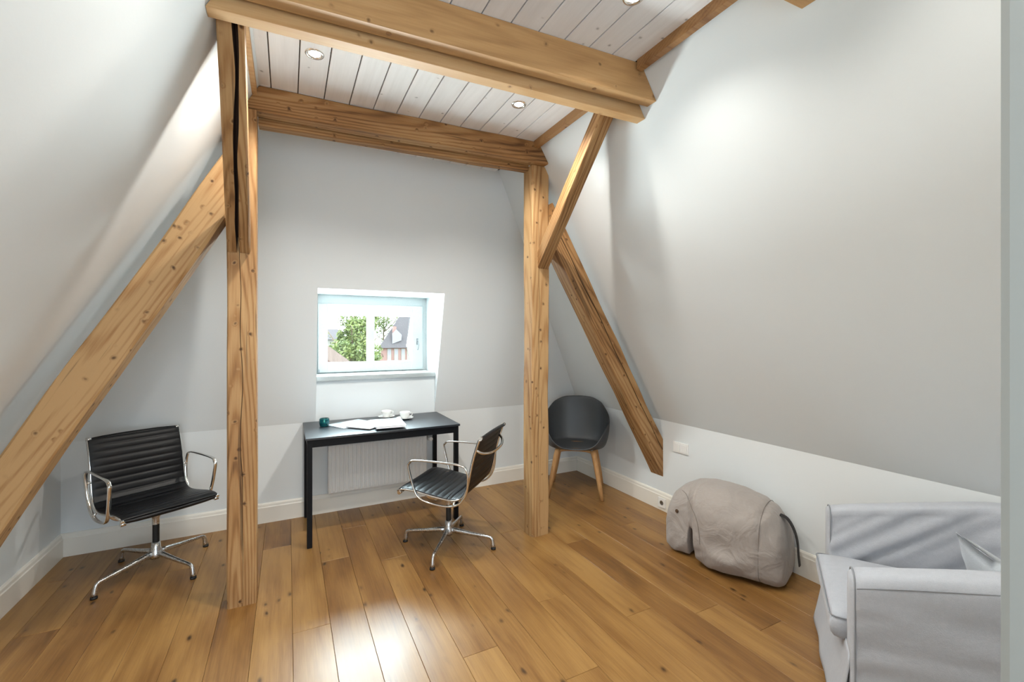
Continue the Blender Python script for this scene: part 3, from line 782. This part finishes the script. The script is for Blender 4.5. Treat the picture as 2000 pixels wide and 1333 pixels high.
# ------------------------------------------------------------------ elephant pouf
el = empty('elephant_pouf', label='taupe fabric elephant shaped pouf on the floor by the right wall', cat='pouf')
# local frame: +x to the head, y across (camera side is +y ... wall side is -y), z up
def lerp_tab(tab, u):
    for (a, x), (b, y) in zip(tab, tab[1:]):
        if a <= u <= b:
            t = (u-a)/(b-a); t = t*t*(3-2*t) if False else t
            return x+(y-x)*t
    return tab[-1][1] if u > tab[-1][0] else tab[0][1]
TOP = [(-.335, .18), (-.325, .29), (-.30, .36), (-.25, .412), (-.15, .462), (-.02, .488), (.10, .492), (.20, .478), (.28, .440), (.34, .375), (.37, .30), (.385, .22), (.39, .16)]
BOT = [(-.335, .06), (-.325, .02), (-.30, .004), (.135, .004), (.148, .012), (.156, .12), (.166, .19), (.196, .19), (.205, .12), (.212, .016), (.23, .008), (.35, .008), (.378, .03), (.39, .10)]
HWT = [(-.335, .12), (-.325, .155), (-.30, .18), (-.20, .228), (-.05, .250), (.05, .246), (.12, .225), (.155, .205), (.20, .155), (.27, .140), (.34, .118), (.378, .09), (.39, .05)]
def el_pt(u, a):
    zt, zb, hw = lerp_tab(TOP, u), lerp_tab(BOT, u), lerp_tab(HWT, u)
    zc, hz = (zt+zb)/2, (zt-zb)/2; e = .50
    c, s_ = cos(a), sin(a)
    y = math.copysign(abs(c)**e, c)*hw; z = zc + math.copysign(abs(s_)**(e if s_ < 0 else .62), s_)*hz
    if s_ > 0: y *= 1-.30*s_**2
    if y < 0: y *= .90
    return Vector((u, y, max(z, .003)))
us = [-.335, -.33, -.325, -.315, -.30]; u = -.28
while u < .38: us.append(u); u += .0125
us += [.378, .384, .39]; us = sorted(set([round(x, 4) for x in us] + [.14, .146, .150, .156, .161, .166, .196, .201, .205, .209, .212, .22]))
bm = bmesh.new(); NA = 72; rows = []
def wr(p):
    q = Vector((p.x*4.0, p.y*3, p.z*9+p.x*5)); w1 = noise.noise(q); q2 = Vector((p.x*3+9, p.y*8, p.z*20+p.x*14)); w2 = noise.noise(q2)
    ridge = (1-abs(w1)*2.2)
    q3 = Vector((p.x*2.2+3, 4, p.z*7+p.x*7)); w3 = 1-min(1, abs(noise.noise(q3))*3.2)
    low = max(0, min(1, (.34-p.z)/.2))
    cr = 0.0
    if -.16 < p.x < .155:       # the fold between belly and leg
        zl = .205 - .16*(.155-p.x) ; d_ = (p.z-zl); f_ = min(1, (p.x+.16)/.12)
        cr = f_*(-.020*math.exp(-(d_/.012)**2) + .012*math.exp(-((d_+.045)/.03)**2))
    cr += .0035*sin(p.z*85+p.x*20)*math.exp(-((p.x+.19)/.05)**2)
    return cr + .012*w1 + .0045*w2 + .004*ridge + .010*w3*low
for u in us:
    r = []
    for k in range(NA):
        p = el_pt(u, 2*pi*k/NA)
        d = Vector((0, p.y, p.z-.25)); d = d.normalized() if d.length > 1e-4 else Vector((0, 0, 1))
        w_ = wr(p)
        sd = -.006*math.exp(-((u+.215)/.006)**2)
        if p.z > .02: p = p + d*(w_+sd)
        p.z = max(p.z, .002)
        r.append(bm.verts.new(p))
    rows.append(r)
for a, b in zip(rows, rows[1:]):
    for k in range(NA): bm.faces.new([a[k], a[(k+1) % NA], b[(k+1) % NA], b[k]])
bm.faces.new(rows[0][::-1]); bm.faces.new(rows[-1])
bmesh.ops.recalc_face_normals(bm, faces=bm.faces); sm(bm)
body = add_obj('body', bm, el, M_taupe); md = body.modifiers.new('s', 'SUBSURF'); md.levels = 1; md.render_levels = 1
def side_y(u, z, s):
    best = None
    for k in range(0, 181):
        p = el_pt(u, radians(k*1.0-90))
        if best is None or abs(p.z-z) < best[0]: best = (abs(p.z-z), p)
    p = best[1]; d = Vector((0, p.y, p.z-.25)).normalized(); p = p+d*wr(p)
    return Vector((p.x, p.y*s, p.z))
for s in (-1, 1):
    seam = [side_y(u, z, s) for u, z in [(.27, .42), (.235, .41), (.20, .385), (.165, .355), (.135, .32), (.115, .28), (.105, .23), (.10, .17)]]
    tube('seam', [p+Vector((0, s*.002, 0)) for p in spline(seam, 4)], .0016, M_taupe2, el, seg=6)
    seam = [side_y(-.215, z, s) for z in [.46, .42, .36, .30, .24, .18, .12, .07, .03]]
    tube('seam', [p+Vector((0, s*-.003, 0)) for p in spline(seam, 3)], .0016, M_taupe2, el, seg=6)
    e = side_y(.285, .290, s)
    b2 = bmesh.new(); bm_tube(b2, [e+Vector((-.002, -s*.002, 0)), e+Vector((.002, s*.005, .002))], [.0125, .0105], 16); add_obj('eye', b2, el, M_eye)
tube('tail', spline([(-.265, 0, .385), (-.315, .005, .372), (-.350, .015, .325), (-.372, .03, .26), (-.378, .035, .19), (-.385, .04, .13)], 5), .024, M_strap, el, seg=8, flat=.16, up=(0, 1, 0))
place(el, 2.507, 1.871, (-.344, .939)); el.rotation_euler.z = atan2(.939, -.344)

# ------------------------------------------------------------------ slip-covered armchair
ac = empty('armchair', label='light grey slip-covered armchair at the right edge with piped arms', cat='armchair')
# local: x across (+x = arm nearest the wall), y forward, z up
AW, AD, AT = .395, .73, .105
def upath(n=64, inset=0.0):
    pts = []; R = .24
    w = AW-inset; yb = -AD+inset; Rr = max(.02, R-inset)
    pts.append((-w, 0)); 
    for i in range(1, 30): pts.append((-w, (yb+Rr)*i/30))
    for i in range(13): a = pi+ (pi/2)*i/12; pts.append((-w+Rr+Rr*cos(a), yb+Rr+Rr*sin(a)))
    for i in range(1, 8): pts.append((-w+Rr + (2*w-2*Rr)*i/8, yb))
    for i in range(13): a = 1.5*pi+(pi/2)*i/12; pts.append((w-Rr+Rr*cos(a), yb+Rr+Rr*sin(a)))
    for i in range(29, -1, -1): pts.append((w, (yb+Rr)*i/30))
    return pts
def arm_h(y): return .600 + .135*min(1, max(0, -y)/.62)**.9
outer = upath(); inner = upath(inset=AT)
bm = bmesh.new(); rows = []
NS = len(outer)
def fold(p, amp=.006, d=0.0):
    a = noise.noise(Vector((p[0]*4, p[1]*2.2+d*p[2]*2, (p[2]+d*p[1])*13)))
    b = noise.noise(Vector((p[0]*6+3, p[1]*4, (p[2]+d*p[1])*26)))
    return amp*(1-abs(a)*2.4) + amp*.5*b
for i in range(NS):
    ox, oy = outer[i]; ix, iy = inner[i]; h = arm_h(oy); N2 = Vector((ox-ix, oy-iy, 0)); N2 = N2.normalized() if N2.length > 1e-6 else Vector((0, -1, 0))
    sec = []
    for t in range(33):
        z = .012 + (h-.035-.012)*t/32; flare = .022*max(0, 1-z/.22)
        sec.append((Vector((ox, oy, z)) + N2*(flare + fold((ox, oy, z), .006, .15)+.002)))
    for t in range(1, 8):
        f = t/8; a = pi*f; mid = Vector(((ox+ix)/2, (oy+iy)/2, h-.035)); half = Vector((ox-ix, oy-iy, 0))/2
        sec.append(mid + half*cos(a)*1.0 + Vector((0, 0, .035*sin(a)**.55 + .3*fold((ox*2, oy*2, f), .006))))
    for t in range(27):
        z = (h-.035) - (h-.035-.20)*t/26
        sec.append(Vector((ix, iy, z)) - N2*(.012*sin(pi*t/26)) + N2*fold((ix+5, iy, z), .011, .75 if ix > 0 else 0))
    rows.append([bm.verts.new(p) for p in sec])
m_ = len(rows[0])
for a, b in zip(rows, rows[1:]):
    for k in range(m_-1): bm.faces.new([a[k], a[k+1], b[k+1], b[k]])
for r, sgn in ((rows[0], 1), (rows[-1], -1)):
    # puffed front face of the arm
    zz = [v.co.copy() for v in r]
    cx = sum(v.x for v in zz)/len(zz)
    ctr = [bm.verts.new((p.x + (cx-p.x)*.35, .016, p.z - (.012 if p.z > .55 else 0))) for p in zz]
    for k in range(m_-1): bm.faces.new([r[k], r[k+1], ctr[k+1], ctr[k]])
    for k in range((m_-1)//2):
        q = m_-1-k
        if q-1 > k+1: bm.faces.new([ctr[k], ctr[k+1], ctr[q-1], ctr[q]])
        elif q-1 == k+1: bm.faces.new([ctr[k], ctr[k+1], ctr[q]])
bmesh.ops.recalc_face_normals(bm, faces=bm.faces); sm(bm)
add_obj('arms_and_back', bm, ac, M_lgrey)
def arm_pipe(i, k0, k1, dy=.002):
    pts = []
    for k in range(k0, k1): pass
# piping: around the arm fronts, and along the outer top seam
for i in (0, NS-1):
    ox, oy = outer[i]; ix, iy = inner[i]; h = arm_h(0); s = 1 if ox > 0 else -1
    pts = [(ox+s*.012, .004, .05), (ox+s*.004, .005, .25), (ox+s*.003, .005, .45), (ox+s*.002, .005, h-.045), (ox-s*.012, .005, h-.008), ((ox+ix)/2, .005, h+.002), (ix+s*.012, .005, h-.008), (ix, .005, h-.045), (ix, .005, .42)]
    tube('piping', spline(pts, 4), .0028, M_pipe, ac, seg=6)
pts = []
for i in range(NS):
    ox, oy = outer[i]; ix, iy = inner[i]; N2 = Vector((ox-ix, oy-iy, 0)).normalized()
    pts.append(Vector((ox, oy, arm_h(oy)-.038))+N2*.004)
tube('piping', pts, .0026, M_pipe, ac, seg=6)
# front skirt
bm = bmesh.new(); rows = []
for j in range(12):
    z = .012+.30*j/11; r = []
    for i in range(25):
        x = -AW+.02 + (2*AW-.04)*i/24; y = .012 + .05*(1-z/.32)**1.2 + .004*sin(x*22+z*4)*(1-z/.34)
        r.append(bm.verts.new((x, y, z)))
    rows.append(r)
for a, b in zip(rows, rows[1:]):
    for k in range(24): bm.faces.new([a[k], a[k+1], b[k+1], b[k]])
sm(bm); o = add_obj('skirt', bm, ac, M_lgrey); md = o.modifiers.new('s', 'SOLIDIFY'); md.thickness = .004
box('seat_base', (-AW+AT-.01, -AD+.12, .05), (AW-AT+.01, .01, .285), M_lgrey, ac, .01)
def cushion(name, w, d, h, mat, par, piping=True, n=20, sub=.5, puff=1.0):
    bm = bmesh.new(); grid = {}
    for s in (-1, 1):
        for i in range(n+1):
            for j in range(n+1):
                x, y = i/n*2-1, j/n*2-1
                e = (1-abs(x)**4.5)*(1-abs(y)**4.5) if sub else ((1-x*x)*(1-y*y))**.9; z = s*(h/2)*(sub+(1-sub)*max(0, e)**.5*1.0) if e > 0 else s*h/2*sub
                if sub == 0 and e <= 1e-9: z = 0
                z += s*.004*noise.noise(Vector((x*2.5, y*2.5, s)))
                k_ = 1-.05*(1-abs(x)**2)*puff*(abs(y) > .99) if False else 1
                grid[s, i, j] = bm.verts.new((x*w/2, y*d/2, z))
        for i in range(n):
            for j in range(n): bm.faces.new([grid[s,i,j], grid[s,i+1,j], grid[s,i+1,j+1], grid[s,i,j+1]])
    for i in range(n):
        for a, b in (((i, 0), (i+1, 0)), ((i, n), (i+1, n)), ((0, i), (0, i+1)), ((n, i), (n, i+1))):
            bm.faces.new([grid[-1, a[0], a[1]], grid[-1, b[0], b[1]], grid[1, b[0], b[1]], grid[1, a[0], a[1]]])
    bmesh.ops.remove_doubles(bm, verts=bm.verts, dist=1e-4)
    bmesh.ops.recalc_face_normals(bm, faces=bm.faces); sm(bm)
    return add_obj(name, bm, par, mat)
cu = cushion('seat_cushion', 2*(AW-AT)-.012, .66, .13, M_lgrey, ac, sub=.62); cu.location = (0, -.262, .345)
md = cu.modifiers.new('b', 'SUBSURF'); md.levels = 1; md.render_levels = 1
w2, y1_, y0_ = (AW-AT)-.012, .064, -.55
pp = [(-w2, y0_, .386), (-w2, y1_-.02, .384), (-w2+.006, y1_-.006, .384), (-w2+.02, y1_, .384), (w2-.02, y1_, .384), (w2-.006, y1_-.006, .384), (w2, y1_-.02, .384), (w2, y0_, .386)]
q = tube('piping', [Vector(v) for v in pp], .0026, M_pipe, ac, seg=6)
place(ac, 2.105, 1.043, (-.544, .837))
pl = cushion('throw_pillow', .40, .40, .12, M_pillow, None, sub=0.0); tag(pl, 'small pale blue cushion leaning inside the grey armchair', 'cushion')
Ml = Matrix.Translation(ac.location) @ ac.rotation_euler.to_matrix().to_4x4()
pl.matrix_world = Ml @ Matrix.Translation((.0, -.545, .445)) @ Euler((radians(58), radians(8), radians(14))).to_matrix().to_4x4() @ Matrix.Rotation(radians(30), 4, 'Z')

# ------------------------------------------------------------------ outdoors
GZ = -6.0
M_grass = simple('meadow', (.03, .05, .015), .9)
g = poly_obj('ground', [(-60, 5.5, GZ), (120, 5.5, GZ), (120, 200, GZ), (-60, 200, GZ)], [(0, 1, 2, 3)], M_grass)
def leafmat(name, c1, c2):
    m, nt, p = newmat(name); k = NT(nt); gi = k.n('ShaderNodeNewGeometry')
    k.l(k.mix(gi.outputs['Random Per Island'], c1, c2), p.inputs['Base Color']); p.inputs['Roughness'].default_value = .6
    p.inputs['Subsurface Weight'].default_value = 0
    return m
M_leafA = leafmat('fresh_leaf', (.035, .058, .006), (.115, .135, .030)); M_leafB = leafmat('dark_leaf', (.008, .02, .008), (.02, .04, .014))
M_bark = simple('bark', (.12, .09, .06), .9, bump=.5, bscale=20)
def tree(x, y, h, r, n, mat, label, seed, leaf=.15, cz=.60):
    rnd = random.Random(seed); t = empty('tree', (x, y, GZ), label=label, cat='tree')
    bm = bmesh.new(); bm_tube(bm, spline([(0, 0, 0), (.1, 0, h*.25), (-.1, .1, h*.5), (.1, 0, h*.8)], 4), [.32-.02*i for i in range(13)], 8)
    tips = []
    for i in range(12):
        a = rnd.uniform(0, 2*pi); z0 = h*rnd.uniform(.28, .6); rr = r*rnd.uniform(.55, .95)
        e = Vector((rr*cos(a), rr*sin(a), z0+h*rnd.uniform(.12, .32))); tips.append(e)
        bm_tube(bm, spline([(0, 0, z0), (rr*.4*cos(a), rr*.4*sin(a), z0+h*.08), e], 4), [.12-.011*i for i in range(9)], 6)
    add_obj('trunk', bm, t, M_bark)
    bm = bmesh.new()
    blobs = [(Vector((rnd.gauss(0, .42)*r, rnd.gauss(0, .42)*r, h*cz+rnd.gauss(0, .17)*h)), r*rnd.uniform(.25, .42)) for _ in range(26)]
    for i in range(n):
        c, br = rnd.choice(blobs); d = Vector((rnd.gauss(0, 1), rnd.gauss(0, 1), rnd.gauss(0, 1))).normalized()*br*rnd.uniform(.5, 1)
        p_ = c+d; s = leaf*rnd.uniform(.6, 1.3)
        M = Matrix.Translation(p_) @ Euler((rnd.uniform(0, 6.3), rnd.uniform(0, 6.3), 0)).to_matrix().to_4x4()
        vv = [bm.verts.new(M @ Vector(q)) for q in ((-s, 0, 0), (0, -s*.55, .1*s), (s, 0, 0), (0, s*.55, .1*s))]
        bm.faces.new(vv)
    add_obj('foliage', bm, t, mat)['kind'] = 'stuff'
tree(5.5, 44, 11.6, 3.0, 9000, M_leafA, 'bright green leafy tree filling the left window pane', 1)
tree(19.0, 100, 15.5, 5.4, 6000, M_leafA, 'light green tree between the mullion and the thatched roof', 2)
tree(2.6, 50, 14.5, 1.8, 500, M_leafA, 'thin sparse tree at the left edge of the pane', 3, cz=.75)
tree(4.6, 52, 5.2, 2.0, 1500, M_leafB, 'dark evergreen bush beyond the near roof', 4, cz=.5)

def thatch(name, c1, c2, sc=6):
    m, nt, p = newmat(name); k = NT(nt); tc = k.n('ShaderNodeTexCoord'); nz = k.n('ShaderNodeTexNoise', Scale=sc, Detail=5.0); mp = k.n('ShaderNodeMapping'); mp.inputs['Scale'].default_value = (1, 1, .25)
    k.l(tc.outputs['Object'], mp.inputs[0]); k.l(mp.outputs[0], nz.inputs['Vector']); k.l(k.mix(nz.outputs[0], c1, c2), p.inputs['Base Color']); p.inputs['Roughness'].default_value = .95
    b = k.n('ShaderNodeBump', Strength=.6, Distance=.1); k.l(nz.outputs[0], b.inputs['Height']); k.l(b.outputs[0], p.inputs['Normal']); return m
M_thatch = thatch('grey_thatch', (.030, .026, .028), (.062, .053, .055)); M_thatch2 = thatch('brown_thatch', (.08, .055, .045), (.14, .10, .085))
def brick(name):
    m, nt, p = newmat(name); k = NT(nt); tc = k.n('ShaderNodeTexCoord'); b = k.n('ShaderNodeTexBrick', Scale=4.0)
    mp = k.n('ShaderNodeMapping'); mp.inputs['Rotation'].default_value = (radians(-90), 0, 0)
    b.inputs['Color1'].default_value = (.13, .045, .034, 1); b.inputs['Color2'].default_value = (.17, .068, .05, 1); b.inputs['Mortar'].default_value = (.17, .15, .14, 1); b.inputs['Mortar Size'].default_value = .03
    k.l(tc.outputs['Object'], mp.inputs[0]); k.l(mp.outputs[0], b.inputs['Vector']); k.l(b.outputs[0], p.inputs['Base Color']); p.inputs['Roughness'].default_value = .9; return m
M_leadm = simple('weathered_lead', (.13, .12, .13), .7)
M_brick = brick('red_brick'); M_paleb = simple('pale_render', (.16, .15, .13), .9)
# everything outside the panes is given by bearing lines through the window at Y=20, then pushed out by a factor
def O(x, z, k): return (x*k, CAM_H+(z-CAM_H)*k)
hs = empty('thatched_house', (17, 80, GZ), label='red brick gabled house with steep grey thatch seen in the right pane', cat='house')
def hpart(root, nm, verts, faces, mat, par=None):
    me = bpy.data.meshes.new(nm); me.from_pydata([tuple(Vector(v)-root.location) for v in verts], [], faces)
    bm = bmesh.new(); bm.from_mesh(me); bmesh.ops.recalc_face_normals(bm, faces=bm.faces)
    return add_obj(nm, bm, par or root, mat)
K = 4.0; ex0, ez = O(3.60, .90, K); ex1, _ = O(4.78, .90, K); bx0 = O(3.47, .2, K)[0]; bx1 = O(4.93, .2, K)[0]
Y0, Y1 = 80, 94
def OY(x, z, y): q = O(x, z, y/20); return (q[0], y, q[1])
hpart(hs, 'wall', [(bx0+.4, Y0, GZ), (bx1-.4, Y0, GZ), (bx1-.4, Y0, ez), (bx0+.4, Y0, ez), (bx0+3, Y1, GZ), (bx1+2, Y1, GZ), (bx1+2, Y1, ez), (bx0+3, Y1, ez)], [(0,1,2,3),(4,5,6,7),(0,3,7,4),(1,2,6,5)], M_brick)
# steep hipped thatch, its near slope leaning back to the ridge
ra = OY(4.93, 3.0, Y0+4); rb = OY(5.0, 3.0, Y0+4)
hpart(hs, 'roof', [OY(3.57, .86, Y0-.6), OY(4.78, .86, Y0-.6), rb, ra, (ex1+3.4, Y1, ez), (17.0, Y1, ez), (ra[0]+2.6, Y1-1, ra[2]), (rb[0]+2.6, Y1-1, rb[2])],
      [(0,1,2,3), (1,4,7,2), (0,3,6,5), (3,2,7,6), (4,5,6,7)], M_thatch)
for q in (0, 1):
    xa = ex0 if q == 0 else ex1; xb = bx0 if q == 0 else bx1
    hpart(hs, 'eave_board', [(xa, Y0-.3, ez+.05), (xa+.22, Y0-.3, ez+.05), (xb+.22, Y0-.3, GZ+2.4), (xb, Y0-.3, GZ+2.4), (xa, Y0-.1, ez+.05), (xa+.22, Y0-.1, ez+.05), (xb+.22, Y0-.1, GZ+2.4), (xb, Y0-.1, GZ+2.4)], [(0,1,2,3),(4,5,6,7),(0,1,5,4),(1,2,6,5),(2,3,7,6),(3,0,4,7)], M_paleb)
for xq in (3.94, 4.245, 4.555):
    xa, zt = O(xq, .83, K); xb = O(xq+.17, .83, K)[0]
    b2 = bmesh.new(); bm_box(b2, (xa, Y0-.12, zt-2.3), (xb, Y0+.1, zt), 0); bmesh.ops.translate(b2, verts=b2.verts, vec=-hs.location); w_ = add_obj('window', b2, hs, M_paleb)
    b2 = bmesh.new(); bm_box(b2, (xa+.12, Y0-.15, zt-1.1), (xb-.12, Y0-.11, zt-.15), 0); bmesh.ops.translate(b2, verts=b2.verts, vec=-hs.location); add_obj('pane', b2, w_, M_leadm)
dx, dz = O(4.27, 1.42, K)
hpart(hs, 'dormer', [(dx-.5, Y0-.3, dz-1.5), (dx+1.1, Y0-.3, dz-.9), (dx+1.2, Y0-.3, dz+.1), (dx+.2, Y0-.3, dz+1.1), (dx-.5, Y0-.3, dz+.2), (dx+.3, Y0+4, dz+.8)], [(0,1,2,3,4), (0,4,5), (4,3,5), (3,2,5), (2,1,5)], M_leadm)
hpart(hs, 'chimney', [(dx-.3, Y0+.0, dz+.5), (dx+.3, Y0, dz+.5), (dx+.3, Y0+.6, dz+.5), (dx-.3, Y0+.6, dz+.5), (dx-.3, Y0, dz+1.6), (dx+.3, Y0, dz+1.6), (dx+.3, Y0+.6, dz+1.6), (dx-.3, Y0+.6, dz+1.6)], [(0,1,5,4),(1,2,6,5),(2,3,7,6),(3,0,4,7),(4,5,6,7)], M_brick)
# neighbour with a slanting thatch edge, lower left
h2 = empty('near_house', (2.5, 30, GZ), label='brick house with slanting brown thatch edge, lower left of the window', cat='house')
K = 1.4; Y0 = 28
p1 = O(1.20, 1.25, K); p2 = O(2.75, .02, K); p3 = O(2.20, .02, K); p4 = O(1.20, .83, K)
hpart(h2, 'roof', [(p1[0]-1.6, Y0, p1[1]+1.2), (p2[0], Y0, p2[1]), (p3[0]-.1, Y0, p3[1]-.2), (p4[0]-1.6, Y0, p4[1]+1.0), (p1[0]-1.6, Y0+6, p1[1]+1.2), (p2[0], Y0+6, p2[1]), (p3[0], Y0+6, p3[1]-.2), (p4[0]-1.6, Y0+6, p4[1]+1.0)],
      [(0,1,2,3),(4,5,6,7),(0,1,5,4),(1,2,6,5),(2,3,7,6)], M_thatch2)
hpart(h2, 'wall', [(-4, Y0+.3, GZ), (p3[0]-.1, Y0+.3, GZ), (p3[0]-.1, Y0+.3, p3[1]), (p4[0]-1.6, Y0+.3, p4[1]+1.0), (-4, Y0+.3, p4[1]), (-4, Y0+5.5, GZ), (p3[0]-.1, Y0+5.5, GZ), (p3[0]-.1, Y0+5.5, p3[1]), (p4[0]-1.6, Y0+5.5, p4[1]+1.0), (-4, Y0+5.5, p4[1])],
      [(0,1,2,3,4),(5,6,7,8,9),(0,1,6,5),(1,2,7,6)], M_brick)
h3 = empty('far_house', (4, 95, GZ), label='pale house with dark roof far behind the trees at the left', cat='house')
K = 4.75; q1 = O(1.2, 1.62, K); q2 = O(1.95, 1.62, K); q3 = O(2.15, 1.25, K)
Y0 = 95
hpart(h3, 'wall', [(0, Y0, GZ), (q3[0], Y0, GZ), (q3[0], Y0, q3[1]), (0, Y0, q3[1]), (0, Y0+8, GZ), (q3[0], Y0+8, GZ), (q3[0], Y0+8, q3[1]), (0, Y0+8, q3[1])], [(0,1,2,3),(1,6-1,6,2),(4,5,6,7)], M_paleb)
hpart(h3, 'roof', [(0, Y0-.4, q3[1]), (q3[0]+.3, Y0-.4, q3[1]), (q2[0], Y0+4, q2[1]+.4), (0, Y0+4, q2[1]+.4), (q3[0]+.3, Y0+8, q3[1]), (0, Y0+8, q3[1])], [(0,1,2,3), (1,4,2), (3,2,4,5)], M_thatch)

bpy.context.view_layer.update()
